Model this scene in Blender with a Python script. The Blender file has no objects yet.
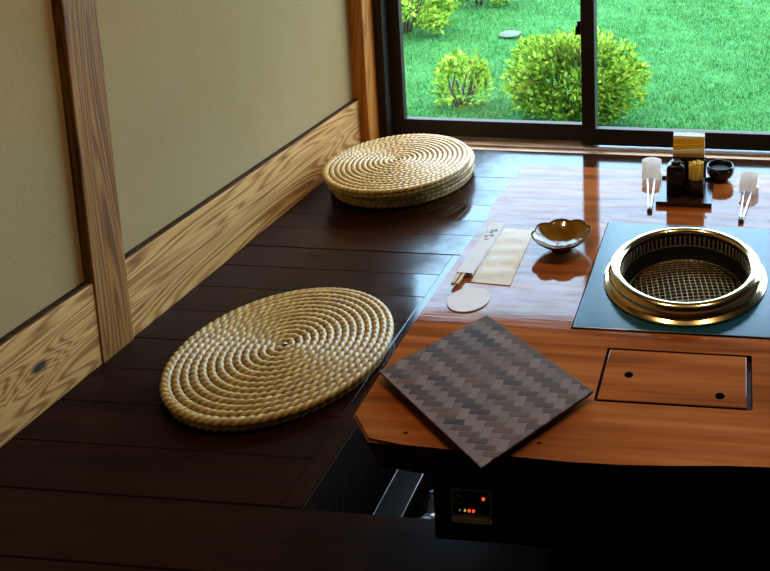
import bpy, bmesh, math, random
import numpy as np
from mathutils import Vector, Matrix
random.seed(7); rng = np.random.default_rng(7)
PI = math.pi
S = bpy.context.scene
COL = S.collection

# ------------------------------------------------------------------ materials
class NT:
    def __init__(s, name):
        s.m = bpy.data.materials.new(name); s.m.use_nodes = True
        s.t = s.m.node_tree; s.n = s.t.nodes; s.n.clear()
        s.out = s.n.new('ShaderNodeOutputMaterial')
    def add(s, kind, ins=None, **props):
        nd = s.n.new('ShaderNode' + kind)
        for k, v in props.items(): setattr(nd, k, v)
        for k, v in (ins or {}).items():
            sk = nd.inputs[k]
            if isinstance(v, bpy.types.NodeSocket): s.t.links.new(v, sk)
            else: sk.default_value = v
        return nd
    def math(s, op, a, b=0.0, c=0.0):
        return s.add('Math', {0: a, 1: b, 2: c}, operation=op).outputs[0]
    def ramp(s, fac, stops):
        r = s.add('ValToRGB', {0: fac}); e = r.color_ramp.elements
        while len(e) < len(stops): e.new(0.5)
        for i, (p, c) in enumerate(stops):
            e[i].position = p; e[i].color = (*c, 1) if len(c) == 3 else c
        return r.outputs[0]
    def mix(s, f, a, b, mode='MIX'):
        nd = s.add('Mix', data_type='RGBA', blend_type=mode)
        for k, v in ((0, f), (6, a), (7, b)):
            if isinstance(v, bpy.types.NodeSocket): s.t.links.new(v, nd.inputs[k])
            else: nd.inputs[k].default_value = v if k == 0 else (*v[:3], 1)
        return nd.outputs[2]
    def noise(s, vec, scale, detail=4.0, rough=0.55, dist=0.0):
        return s.add('TexNoise', {'Vector': vec, 'Scale': scale, 'Detail': detail, 'Roughness': rough, 'Distortion': dist}).outputs[0]
    def coord(s, scale=(1, 1, 1), rot=(0, 0, 0), loc=(0, 0, 0)):
        tc = s.add('TexCoord')
        return s.add('Mapping', {'Vector': tc.outputs['Object'], 'Scale': scale, 'Rotation': rot, 'Location': loc}).outputs[0]
    def bsdf(s, color, rough, metal=0.0, bump=None, bd=0.002, spec=0.5, coat=0.0, crough=0.05, emit=None, es=0.0):
        b = s.add('BsdfPrincipled', {'Roughness': rough, 'Metallic': metal, 'Specular IOR Level': spec, 'Coat Weight': coat, 'Coat Roughness': crough})
        if isinstance(color, bpy.types.NodeSocket): s.t.links.new(color, b.inputs['Base Color'])
        else: b.inputs['Base Color'].default_value = (*color, 1)
        if bump is not None:
            bn = s.add('Bump', {'Height': bump, 'Distance': bd, 'Strength': 1.0})
            s.t.links.new(bn.outputs[0], b.inputs['Normal'])
        if emit: b.inputs['Emission Color'].default_value = (*emit, 1); b.inputs['Emission Strength'].default_value = es
        s.t.links.new(b.outputs[0], s.out.inputs[0]); return b

def plain(name, c, r, metal=0, **k):
    n = NT(name); n.bsdf(c, r, metal, **k); return n.m

def wood(name, dark, mid, light, axis, grain=1.0, rough=0.3, rvar=0.1, bump=0.001, spec=0.5, ring=1.0, knots=(), coat=0.0):
    """axis = direction of the grain; fine streaks plus stretched rings"""
    n = NT(name)
    fine = [55.0 * grain] * 3; fine[axis] = 1.6 * grain
    big = [6.0 * grain] * 3; big[axis] = 0.5 * grain
    v1 = n.coord(tuple(fine)); v2 = n.coord(tuple(big), loc=(3.1, 1.7, 0.4))
    if knots:
        tc = n.add('TexCoord').outputs['Object']
        kn = None
        for (kx, ky, kz, kr) in knots:
            d = n.add('VectorMath', {0: tc, 1: (kx, ky, kz)}, operation='SUBTRACT').outputs[0]
            sc = n.add('VectorMath', {0: d, 1: (1.0, 0.55, 1.0)}, operation='MULTIPLY').outputs[0]
            ln = n.add('VectorMath', {0: sc}, operation='LENGTH').outputs['Value']
            g = n.math('SUBTRACT', 1.0, n.math('DIVIDE', ln, kr)); g = n.math('MAXIMUM', g, 0.0)
            kn = g if kn is None else n.math('ADD', kn, g)
    a = n.noise(v1, 1.0, 6, 0.6); b = n.noise(v2, 1.0, 2, 0.5, 0.6)
    if knots: b = n.math('ADD', b, n.math('MULTIPLY', kn, 0.12))
    rings = n.math('SINE', n.math('MULTIPLY', b, 115.0 * ring))
    rings = n.math('MULTIPLY_ADD', rings, 0.5, 0.5)
    rings = n.math('POWER', rings, 1.6)
    f = n.math('ADD', n.math('MULTIPLY', a, 0.62), n.math('MULTIPLY', rings, 0.36))
    col = n.ramp(f, [(0.22, light), (0.5, mid), (0.82, dark)])
    if knots:
        kk = n.ramp(kn, [(0.72, (0, 0, 0)), (0.86, (1, 1, 1))]); col = n.mix(kk, col, (0.03, 0.014, 0.006))
    rg = n.math('MULTIPLY_ADD', n.noise(v1, 0.7, 3), rvar * 2, rough - rvar)
    n.bsdf(col, rg, 0, bump=f, bd=bump, spec=spec, coat=coat)
    return n.m

M = {}
def mk_materials():
    n = NT('plaster'); v = n.coord()
    c = n.mix(n.noise(v, 3.0, 4), (0.275, 0.180, 0.070), (0.345, 0.240, 0.115))
    c = n.mix(n.ramp(n.noise(v, 260.0, 3), [(0.5, (0, 0, 0)), (0.75, (0.4, 0.4, 0.4))]), c, (0.13, 0.085, 0.04))
    n.bsdf(c, 0.9, bump=n.noise(v, 220.0, 4), bd=0.0006, spec=0.2); M['plaster'] = n.m
    M['ceiling'] = plain('ceiling_wood', (0.025, 0.015, 0.008), 0.6)
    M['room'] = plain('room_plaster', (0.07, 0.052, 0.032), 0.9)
    M['skirt'] = wood('weathered_pine', (0.11, 0.030, 0.006), (0.42, 0.18, 0.040), (0.56, 0.31, 0.10), 1, 1.5, 0.55, 0.1, 0.0016, 0.3, 1.7,
                      knots=((0.0, -0.505, 0.105, 0.05), (0.0, -0.66, 0.09, 0.04)))
    M['post'] = wood('old_cedar', (0.05, 0.015, 0.003), (0.20, 0.075, 0.012), (0.29, 0.125, 0.026), 2, 2.0, 0.55, 0.1, 0.0008, 0.25, 1.0)
    M['pillar'] = wood('red_cedar', (0.18, 0.045, 0.005), (0.38, 0.12, 0.010), (0.46, 0.165, 0.018), 2, 1.0, 0.45, 0.1, 0.0006, 0.4, 0.8)
    M['threshold'] = wood('threshold_wood', (0.13, 0.08, 0.055), (0.27, 0.19, 0.14), (0.38, 0.29, 0.23), 0, 1.0, 0.22, 0.08, 0.0005, 0.5, 0.6)
    # floor: dark varnished boards, the varnish dulled where people sit
    n = NT('dark_varnished_boards'); v = n.coord((2.0, 26, 26)); w = n.coord()
    g = n.noise(v, 1.0, 5)
    geo = n.add('NewGeometry'); isl = geo.outputs['Random Per Island']
    col = n.ramp(g, [(0.25, (0.009, 0.0030, 0.0013)), (0.75, (0.030, 0.0095, 0.0034))])
    col = n.mix(n.math('MULTIPLY', isl, 0.35), col, (0.008, 0.003, 0.002))
    sep = n.add('SeparateXYZ', {0: w}); x = sep.outputs[0]; y = sep.outputs[1]
    dd = n.math('ADD', n.math('SUBTRACT', x, 0.57), n.math('MULTIPLY', n.math('SUBTRACT', isl, 0.5), 0.12))
    dd = n.math('ADD', dd, n.math('MULTIPLY', n.math('SUBTRACT', n.noise(w, 16.0, 4), 0.5), 0.16))
    worn_dim = n.ramp(n.math('MULTIPLY_ADD', dd, 7.0, 0.5), [(0.0, (1, 1, 1)), (1.0, (0, 0, 0))])
    front_dim = n.math('MAXIMUM', 0.0, n.ramp(n.math('MULTIPLY', n.math('SUBTRACT', -0.2, y), 4.0), [(0.0, (0, 0, 0)), (1.0, (1, 1, 1))])); worn_dim = n.math('MAXIMUM', worn_dim, front_dim)  # reflection also dimmed by position towards the front, apart from the wear
    rg = n.math('MULTIPLY_ADD', worn_dim, 0.16, 0.07)
    rg = n.math('ADD', rg, n.math('MULTIPLY', n.noise(w, 9.0, 5), 0.07))
    spec = n.math('MULTIPLY', n.math('MULTIPLY_ADD', worn_dim, -0.70, 0.82), n.math('MULTIPLY_ADD', front_dim, -0.65, 1.0))
    bh = n.math('ADD', n.math('MULTIPLY', g, 0.5), n.math('MULTIPLY', n.noise(w, 5.0, 3), 3.0))
    b = n.bsdf(col, rg, bump=bh, bd=0.00016)
    n.t.links.new(spec, b.inputs['Specular IOR Level']); M['floor'] = n.m
    M['pit'] = wood('pit_boards', (0.006, 0.003, 0.0015), (0.017, 0.008, 0.004), (0.026, 0.013, 0.007), 2, 1.0, 0.6, 0.1, 0.001, 0.2)
    # table
    n = NT('lacquered_table_wood'); v = n.coord((2.2, 46, 46)); v2 = n.coord((0.7, 5.5, 5.5)); w = n.coord()
    a = n.noise(v, 1.0, 6, 0.62); bb = n.noise(v2, 1.0, 2, 0.5, 0.5)
    rings = n.math('MULTIPLY_ADD', n.math('SINE', n.math('MULTIPLY', bb, 40.0)), 0.5, 0.5)
    f = n.math('ADD', n.math('MULTIPLY', a, 0.62), n.math('MULTIPLY', rings, 0.16))
    f = n.math('ADD', f, n.math('MULTIPLY', n.noise(n.coord((9, 160, 160)), 1.0, 4), 0.16))
    col = n.ramp(f, [(0.22, (0.50, 0.180, 0.056)), (0.45, (0.34, 0.100, 0.027)), (0.72, (0.12, 0.030, 0.010))])
    vor = n.add('TexVoronoi', {'Vector': n.coord((9, 14, 9)), 'Scale': 1.0}).outputs['Distance']
    dots = n.ramp(vor, [(0.035, (1, 1, 1)), (0.06, (0, 0, 0))])
    col = n.mix(dots, col, (0.03, 0.012, 0.005))
    rg = n.math('ADD', n.math('MULTIPLY', n.noise(n.coord((3, 30, 30)), 1.0, 5), 0.07), n.math('MULTIPLY', n.noise(w, 7.0, 4), 0.05))
    rg = n.math('MAXIMUM', n.math('ADD', rg, -0.015), 0.01)
    bh = n.math('ADD', f, n.math('MULTIPLY', n.noise(n.coord((4, 9, 9)), 1.0, 2), 2.2))
    b = n.bsdf(col, rg, bump=bh, bd=0.00013, spec=0.45)
    wear = n.math('MULTIPLY_ADD', n.ramp(n.noise(n.coord((9, 60, 60)), 1.0, 6, 0.65), [(0.38, (0, 0, 0)), (0.62, (1, 1, 1))]), 0.26, 0.26)
    n.t.links.new(wear, b.inputs['Specular IOR Level']); M['table'] = n.m
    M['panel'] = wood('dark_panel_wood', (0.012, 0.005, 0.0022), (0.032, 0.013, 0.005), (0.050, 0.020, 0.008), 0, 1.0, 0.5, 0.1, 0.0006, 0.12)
    n = NT('slate_slab'); v = n.coord()
    c = n.ramp(n.noise(v, 40.0, 5), [(0.3, (0.005, 0.047, 0.090)), (0.7, (0.010, 0.070, 0.125))])
    n.bsdf(c, n.math('MULTIPLY_ADD', n.noise(v, 12.0, 4), 0.08, 0.17), bump=n.noise(v, 300.0, 3), bd=0.00006, spec=0.6); M['slate'] = n.m
    n = NT('brass_ring'); v = n.coord()
    n.bsdf((0.74, 0.57, 0.30), 0.15, 1.0); M['brass'] = n.m
    M['slat'] = plain('lit_slot_brass', (0.95, 0.80, 0.52), 0.45, 0.9)  # pale brass, its brightness standing for light seen in the vent slots
    M['soot'] = plain('sooty_steel', (0.012, 0.009, 0.006), 0.55, 0.3)
    M['wire'] = plain('grill_wire', (0.26, 0.19, 0.10), 0.35, 1.0)
    n = NT('straw_rope'); v = n.coord(); oi = n.add('ObjectInfo').outputs['Random']
    at = n.add('Attribute', attribute_name='valley_shade').outputs['Fac']
    c = n.ramp(n.noise(v, 45.0, 5), [(0.25, (0.34, 0.175, 0.035)), (0.55, (0.57, 0.36, 0.10)), (0.8, (0.76, 0.56, 0.23))])
    c = n.mix(at, c, (0.10, 0.05, 0.015))  # valleys between plied strands darkened in the colour as crease shade
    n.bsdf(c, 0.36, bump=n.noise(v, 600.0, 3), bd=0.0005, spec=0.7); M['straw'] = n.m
    # woven menu board: twill of two strip colours
    n = NT('woven_strips'); v = n.coord((1, 1, 1), (0, 0, math.radians(-37.7)))
    sp = n.add('SeparateXYZ', {0: v}); W = 0.0115
    u = n.math('DIVIDE', n.math('ADD', sp.outputs[0], 10.0), 0.0160); q = n.math('DIVIDE', n.math('ADD', sp.outputs[1], 10.0), W)
    iu = n.math('FLOOR', u); iq = n.math('FLOOR', q)
    k = n.math('MODULO', n.math('ADD', iu, n.math('MULTIPLY', iq, 1.0)), 4.0)
    over = n.math('LESS_THAN', k, 1.5)
    rnd = n.add('TexWhiteNoise', {'Vector': n.add('CombineXYZ', {0: n.math('FLOOR', n.math('DIVIDE', n.math('SUBTRACT', n.math('ADD', iu, iq), k), 4.0)), 1: iq}).outputs[0]}).outputs['Value']
    rnd2 = n.add('TexWhiteNoise', {'Vector': n.add('CombineXYZ', {0: iu, 1: n.math('FLOOR', n.math('DIVIDE', n.math('ADD', n.math('ADD', iu, iq), 2.0), 4.0))}).outputs[0]}).outputs['Value']
    st = n.noise(n.coord((40, 400, 40), (0, 0, math.radians(-37.7))), 1.0, 3); st2 = n.noise(n.coord((400, 40, 40), (0, 0, math.radians(-37.7))), 1.0, 3)
    ca = n.ramp(n.math('ADD', n.math('MULTIPLY', rnd, 0.6), n.math('MULTIPLY', st, 0.4)), [(0.15, (0.026, 0.010, 0.003)), (0.8, (0.115, 0.048, 0.012))])
    cb = n.ramp(n.math('ADD', n.math('MULTIPLY', rnd2, 0.5), n.math('MULTIPLY', st2, 0.5)), [(0.2, (0.110, 0.064, 0.046)), (0.85, (0.20, 0.130, 0.098))])
    col = n.mix(over, cb, ca)
    fu = n.math('ABSOLUTE', n.math('SUBTRACT', n.math('FRACT', u), 0.5)); fq = n.math('ABSOLUTE', n.math('SUBTRACT', n.math('FRACT', q), 0.5))
    prof = n.math('SUBTRACT', 0.5, n.mix(over, fu, fq))
    prof = n.math('MINIMUM', prof, 0.14)
    n.bsdf(col, 0.6, bump=prof, bd=0.0012, spec=0.15); M['weave'] = n.m
    M['weave_edge'] = plain('board_edge', (0.018, 0.010, 0.006), 0.5)
    n = NT('white_paper'); v = n.coord(); n.bsdf(n.mix(n.noise(v, 30.0, 3), (0.84, 0.87, 0.92), (0.79, 0.81, 0.84)), 0.75, spec=0.2); M['paper'] = n.m
    n = NT('cream_paper'); v = n.coord(); n.bsdf(n.mix(n.noise(v, 60.0, 4), (0.82, 0.79, 0.69), (0.88, 0.86, 0.79)), 0.7, bump=n.noise(v, 40.0, 3), bd=0.001, spec=0.2); M['cream'] = n.m
    n = NT('kraft_paper'); v = n.coord((1, 1, 6)); n.bsdf(n.mix(n.noise(v, 30.0, 4), (0.78, 0.42, 0.03), (0.88, 0.55, 0.07)), 0.7, spec=0.2); M['kraft'] = n.m
    n = NT('brown_kraft'); v = n.coord((1, 1, 6)); n.bsdf(n.mix(n.noise(v, 30.0, 4), (0.40, 0.23, 0.05), (0.50, 0.31, 0.08)), 0.7, spec=0.2); M['kraft_dark'] = n.m
    M['pale_wood'] = wood('chopstick_wood', (0.42, 0.24, 0.07), (0.60, 0.38, 0.14), (0.72, 0.52, 0.25), 1, 2.0, 0.5, 0.05, 0.0002)
    M['pick'] = plain('pick_wood', (0.95, 0.68, 0.10), 0.5)
    n = NT('amber_glaze'); v = n.coord(); n.bsdf(n.ramp(n.noise(v, 45.0, 4), [(0.3, (0.25, 0.12, 0.010)), (0.7, (0.13, 0.056, 0.007))]), 0.1, spec=0.6, bump=n.noise(v, 60.0, 2), bd=0.0005); M['glaze'] = n.m
    M['glaze_dark'] = plain('dark_glaze', (0.012, 0.008, 0.005), 0.18)
    M['black'] = plain('black_gloss', (0.006, 0.005, 0.005), 0.15)
    M['blackmatt'] = plain('black_matt', (0.006, 0.005, 0.005), 0.5, spec=0.15)
    M['darkred'] = wood('tray_wood', (0.018, 0.006, 0.003), (0.035, 0.012, 0.006), (0.05, 0.018, 0.009), 0, 2.0, 0.2, 0.05, 0.0002)
    M['cupwood'] = plain('cup_lacquer', (0.022, 0.007, 0.005), 0.25)
    M['steel'] = plain('steel', (0.72, 0.72, 0.74), 0.22, 1.0)
    M['foil'] = plain('foil', (0.22, 0.23, 0.26), 0.3, 1.0)
    M['duct'] = plain('grey_sheet_metal', (0.005, 0.005, 0.006), 0.6, 0.0, spec=0.12)
    M['frame'] = plain('dark_bronze_aluminium', (0.016, 0.010, 0.007), 0.5, spec=0.25)
    M['ink'] = plain('ink', (0.01, 0.01, 0.012), 0.7); M['redink'] = plain('red_ink', (0.6, 0.05, 0.04), 0.7)
    M['greyline'] = plain('grey_line', (0.28, 0.28, 0.25), 0.5); M['screen'] = plain('dark_screen', (0.004, 0.006, 0.005), 0.2)
    n = NT('thin_white_paper'); d_ = n.add('BsdfDiffuse', {'Color': (0.95, 0.94, 0.91, 1)}); t_ = n.add('BsdfTranslucent', {'Color': (0.95, 0.94, 0.91, 1)})
    n.t.links.new(n.add('MixShader', {0: 0.6, 1: d_.outputs[0], 2: t_.outputs[0]}).outputs[0], n.out.inputs[0]); M['thinpaper'] = n.m
    M['strip'] = plain('label_strip', (0.85, 0.72, 0.50), 0.6)
    M['led_red'] = plain('led_red', (0.3, 0.01, 0.01), 0.4, emit=(1.0, 0.06, 0.03), es=1.6)
    M['led_yellow'] = plain('led_yellow', (0.3, 0.25, 0.05), 0.4, emit=(0.75, 0.8, 0.15), es=0.6)
    M['led_dim'] = plain('led_dim', (0.1, 0.12, 0.05), 0.4, emit=(0.5, 0.55, 0.2), es=0.25)
    # glass pane
    n = NT('window_glass'); tr = n.add('BsdfTransparent', {'Color': (0.97, 0.985, 0.98, 1)}); gl = n.add('BsdfGlossy', {'Roughness': 0.0})
    lw = n.add('LayerWeight', {'Blend': 0.5}).outputs['Facing']; fr = n.math('MULTIPLY_ADD', n.math('POWER', lw, 5.0), 0.9, 0.035); mx = n.add('MixShader', {0: fr, 1: tr.outputs[0], 2: gl.outputs[0]})
    n.t.links.new(mx.outputs[0], n.out.inputs[0]); M['glass'] = n.m
    # outdoors
    n = NT('lawn_soil_and_turf'); v = n.coord()
    c = n.ramp(n.noise(v, 7.0, 8, 0.7), [(0.3, (0.016, 0.09, 0.024)), (0.6, (0.03, 0.155, 0.045)), (0.8, (0.07, 0.19, 0.07))])
    n.bsdf(c, 0.9, bump=n.noise(v, 60.0, 6), bd=0.03, spec=0.1); M['lawn'] = n.m
    def leafmat(name, cols, tl):
        n = NT(name); isl = n.add('NewGeometry').outputs['Random Per Island']
        c = n.ramp(isl, [(i / (len(cols) - 1), q) for i, q in enumerate(cols)])
        d = n.add('BsdfDiffuse', {'Color': c}); t = n.add('BsdfTranslucent', {'Color': c})
        m1 = n.add('MixShader', {0: tl, 1: d.outputs[0], 2: t.outputs[0]})
        n.t.links.new(m1.outputs[0], n.out.inputs[0]); return n.m
    M['grass'] = leafmat('grass_blades', [(0.010, 0.065, 0.016), (0.022, 0.135, 0.034), (0.032, 0.175, 0.048), (0.11, 0.24, 0.085)], 0.35)
    M['leaf'] = leafmat('bush_leaves', [(0.04, 0.12, 0.014), (0.13, 0.28, 0.03), (0.24, 0.42, 0.05), (0.42, 0.56, 0.10)], 0.5)
    M['stem'] = plain('twig_bark', (0.055, 0.04, 0.025), 0.8)
    n = NT('stone'); v = n.coord(); n.bsdf(n.mix(n.noise(v, 30.0, 4), (0.02, 0.05, 0.035), (0.05, 0.085, 0.065)), 0.8, bump=n.noise(v, 40.0, 4), bd=0.01); M['stone'] = n.m
mk_materials()

# ------------------------------------------------------------------ object helpers
def root_loc(o):
    l = Vector((0, 0, 0))
    while o is not None: l += o.location; o = o.parent
    return l
def tag(o, label=None, cat=None, group=None, kind=None):
    for k, v in (('label', label), ('category', cat), ('group', group), ('kind', kind)):
        if v: o[k] = v
    return o
def link_mesh(name, me, m, parent=None, loc=None, smooth=False):
    off = root_loc(parent) if parent else Vector(loc or (0, 0, 0))
    me.transform(Matrix.Translation(-off))
    me.materials.clear(); me.materials.append(M[m])
    if smooth:
        me.shade_smooth() if smooth is True else me.set_sharp_from_angle(angle=smooth)
        if smooth is not True:
            pass
    o = bpy.data.objects.new(name, me); COL.objects.link(o)
    if parent: o.parent = parent
    else: o.location = off
    return o
def obj(name, bm, m, parent=None, loc=None, smooth=False):
    bmesh.ops.recalc_face_normals(bm, faces=bm.faces)
    if smooth:
        for f in bm.faces: f.smooth = True
    me = bpy.data.meshes.new(name); bm.to_mesh(me); bm.free()
    if smooth and smooth is not True: me.set_sharp_from_angle(angle=math.radians(smooth)); 
    off = root_loc(parent) if parent else Vector(loc or (0, 0, 0))
    me.transform(Matrix.Translation(-off)); me.materials.append(M[m])
    o = bpy.data.objects.new(name, me); COL.objects.link(o)
    if parent: o.parent = parent
    else: o.location = off
    return o
def struct(name, bm, m, **k): return tag(obj(name, bm, m, **k), kind='structure')
def thing(name, label, cat, loc, group=None):
    o = bpy.data.objects.new(name, None); COL.objects.link(o); o.location = loc; o.empty_display_size = 0.05
    return tag(o, label, cat, group)
def B(): return bmesh.new()
def box(bm, x0, x1, y0, y1, z0, z1, bev=0.0, mat=None, seg=2):
    vs = [bm.verts.new((x, y, z)) for x in (x0, x1) for y in (y0, y1) for z in (z0, z1)]
    fs = [(0, 1, 3, 2), (4, 6, 7, 5), (0, 4, 5, 1), (2, 3, 7, 6), (0, 2, 6, 4), (1, 5, 7, 3)]
    faces = [bm.faces.new([vs[i] for i in f]) for f in fs]
    if bev:
        es = list({e for f in faces for e in f.edges})
        r = bmesh.ops.bevel(bm, geom=es, offset=bev, segments=seg, affect='EDGES', profile=0.5)
        vs = list({v for f in r['faces'] for v in f.verts} | {v for v in vs if v.is_valid})
    if mat is not None: bmesh.ops.transform(bm, matrix=mat, verts=vs)
    return vs
def prism(bm, poly, z0, z1, bev=0.0, top_bev=None, bottom=None):
    a = [bm.verts.new((x, y, z0)) for x, y in (bottom or poly)]; b = [bm.verts.new((x, y, z1)) for x, y in poly]; n = len(poly)
    f0 = bm.faces.new(a[::-1]); f1 = bm.faces.new(b)
    for i in range(n): bm.faces.new((a[i], a[(i + 1) % n], b[(i + 1) % n], b[i]))
    if bev: bmesh.ops.bevel(bm, geom=list(f1.edges) + list(f0.edges), offset=bev, segments=3, affect='EDGES')
def lathe(bm, prof, c, seg=64, fn=None, closed=False):
    rings = []
    for k, (r, z) in enumerate(prof):
        if r < 1e-6: rings.append([bm.verts.new((c[0], c[1], c[2] + z))]); continue
        ring = []
        for i in range(seg):
            a = 2 * PI * i / seg; rr, zz = (r, z) if fn is None else fn(k, a, r, z)
            ring.append(bm.verts.new((c[0] + rr * math.cos(a), c[1] + rr * math.sin(a), c[2] + zz)))
        rings.append(ring)
    pairs = list(zip(rings, rings[1:])) + ([(rings[-1], rings[0])] if closed else [])
    for p, q in pairs:
        for i in range(seg):
            j = (i + 1) % seg
            if len(p) == 1 and len(q) == 1: continue
            if len(p) == 1: bm.faces.new((p[0], q[i], q[j]))
            elif len(q) == 1: bm.faces.new((p[i], p[j], q[0]))
            else: bm.faces.new((p[i], p[j], q[j], q[i]))
def tube(bm, pts, r, seg=8, caps=True):
    pts = [Vector(p) for p in pts]; rings = []
    rr = r if isinstance(r, (list, tuple)) else [r] * len(pts)
    for i, p in enumerate(pts):
        d = (pts[min(i + 1, len(pts) - 1)] - pts[max(i - 1, 0)]).normalized()
        u = d.cross(Vector((0, 0, 1)) if abs(d.z) < 0.9 else Vector((1, 0, 0))).normalized(); w = d.cross(u)
        rings.append([bm.verts.new(p + (u * math.cos(2 * PI * k / seg) + w * math.sin(2 * PI * k / seg)) * rr[i]) for k in range(seg)])
    for a, b in zip(rings, rings[1:]):
        for k in range(seg): bm.faces.new((a[k], a[(k + 1) % seg], b[(k + 1) % seg], b[k]))
    if caps: bm.faces.new(rings[0][::-1]); bm.faces.new(rings[-1])
def hexa(bm, c8):
    """eight corners: bottom loop of four, then top loop of four"""
    v = [bm.verts.new(c) for c in c8]
    for f in ((3, 2, 1, 0), (4, 5, 6, 7), (0, 1, 5, 4), (1, 2, 6, 5), (2, 3, 7, 6), (3, 0, 4, 7)): bm.faces.new([v[i] for i in f])
    return v
def np_mesh(name, co, faces):
    me = bpy.data.meshes.new(name); n = faces.shape[1]
    me.vertices.add(len(co)); me.vertices.foreach_set('co', co.astype(np.float32).ravel())
    me.loops.add(faces.size); me.loops.foreach_set('vertex_index', faces.astype(np.int32).ravel())
    me.polygons.add(len(faces)); me.polygons.foreach_set('loop_start', np.arange(0, faces.size, n, dtype=np.int32))
    me.update(calc_edges=True); me.validate(); return me
def cut(o, cutters):
    for c in cutters:
        md = o.modifiers.new('cut', 'BOOLEAN'); md.operation = 'DIFFERENCE'; md.solver = 'EXACT'; md.object = c
    bpy.context.view_layer.update()
    me = bpy.data.meshes.new_from_object(o.evaluated_get(bpy.context.evaluated_depsgraph_get()))
    o.modifiers.clear(); me.name = o.data.name; o.data = me
    for c in cutters: bpy.data.objects.remove(c)

# ------------------------------------------------------------------ the setting
X1, Y0, YW, H = 4.2, -4.0, 0.975, 2.45
PX0, PX1, PY0, PY1 = 0.70, 2.11, -0.70, -0.02       # sunken leg pit
b = B()
ys = [0.975, 0.864, 0.737, 0.629, 0.517, 0.408, 0.314, 0.198, 0.09, -0.02, -0.13, -0.25, -0.36, -0.47, -0.585, -0.70, -0.837]
while ys[-1] > Y0: ys.append(max(Y0, ys[-1] - 0.125))
def board(x0, x1, y0, y1, tx=0.0):
    t = Matrix.Translation(((x0 + x1) / 2, (y0 + y1) / 2, 0)) @ Matrix.Rotation(tx + random.gauss(0, 0.0050), 4, 'X') @ Matrix.Rotation(random.gauss(0, 0.0008), 4, 'Y')
    hx, hy = (x1 - x0) / 2, (y1 - y0) / 2
    box(b, -hx, hx, -hy, hy, -0.04, 0.0, 0.0016, t, 1)
for ya, yb in zip(ys, ys[1:]):
    if yb >= 0.19 or ya <= PY0 + 0.001: board(-0.02, X1, yb, ya, 0.05 if ya > 0.97 else 0.0)
    else:
        board(-0.02, 0.657, yb, ya)
        board(PX1 if ya <= PY1 + 0.001 else PX0, X1, yb, ya)
board(0.657, PX0, -0.30, 0.198); board(0.657, PX0, PY0, -0.30)
struct('floor', b, 'floor')
b = B(); t = 0.03; zb = -0.42
box(b, PX0 + 0.0005, PX0 + 0.0025, PY0 + 0.0005, PY1, -0.05, -0.003)
box(b, PX0 - t, PX0, PY0 - t, PY1 + t, zb, -0.04); box(b, PX1, PX1 + t, PY0 - t, PY1 + t, zb, -0.04)
box(b, PX0, PX1, PY0 - t, PY0, zb, -0.04); box(b, PX0, PX1, PY1, PY1 + t, zb, -0.04)
box(b, PX0 - t, PX1 + t, PY0 - t, PY1 + t, zb - t, zb)
struct('trim_1', b, 'pit')
b = B(); box(b, -0.12, -0.022, Y0, 1.2, -0.3, H); struct('wall_left', b, 'plaster')
b = B(); box(b, X1, X1 + 0.1, Y0, 1.2, -0.3, H); struct('wall_right', b, 'room')
b = B(); box(b, -0.12, X1 + 0.1, Y0 - 0.1, Y0, -0.3, H); struct('wall_back', b, 'room')
b = B(); box(b, -0.12, X1 + 0.1, Y0 - 0.1, 1.2, H, H + 0.1); struct('ceiling', b, 'ceiling')
WX1 = 3.42; ZT = 1.56
b = B(); box(b, -0.022, X1, 1.02, 1.2, ZT + 0.06, H); box(b, WX1 + 0.06, X1, 1.02, 1.2, -0.3, ZT + 0.06); box(b, -0.022, WX1 + 0.06, 1.08, 1.2, -0.3, -0.04)
struct('wall_window', b, 'room')
b = B(); box(b, -0.022, 0.0, Y0, 0.96, -0.02, 0.2066, 0.003); struct('baseboard_left', b, 'skirt', loc=(0, 0, 0))
b = B(); box(b, -0.0215, -0.006, Y0, 0.945, 0.2067, 0.2115, 0.0008); struct('shade_strip', b, 'panel')  # dark strip standing for the shadow line between plaster and baseboard
b = B(); box(b, -0.03, 0.004, -0.349, -0.254, -0.01, H, 0.003); struct('trim_2', b, 'post')
b = B(); box(b, -0.03, 0.034, 0.945, 1.06, -0.02, H, 0.004); struct('trim_3', b, 'pillar')
# threshold with two running tracks
b = B()
prof = [(YW, -0.04), (YW, 0.004), (0.983, 0.007), (0.992, 0.007), (0.994, 0.001), (1.008, 0.001), (1.010, 0.008), (1.022, 0.008), (1.024, 0.001), (1.094, 0.001), (1.096, 0.009), (1.106, 0.009), (1.108, 0.004), (1.2, 0.004), (1.2, -0.04)]
L = [b.verts.new((0.034, y, z)) for y, z in prof]; R_ = [b.verts.new((WX1 + 0.06, y, z)) for y, z in prof]
b.faces.new(L); b.faces.new(R_[::-1])
for i in range(len(prof)):
    j = (i + 1) % len(prof); b.faces.new((L[i], R_[i], R_[j], L[j]))
struct('trim_4', b, 'threshold')
b = B()   # outer frame: jambs and head
box(b, 0.034, 0.070, 1.03, 1.17, 0.0, ZT + 0.06, 0.002); box(b, WX1, WX1 + 0.06, 1.03, 1.17, 0.0, ZT + 0.06, 0.002)
box(b, 0.034, WX1 + 0.06, 1.03, 1.17, ZT, ZT + 0.06, 0.002); struct('trim_5', b, 'frame')
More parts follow.
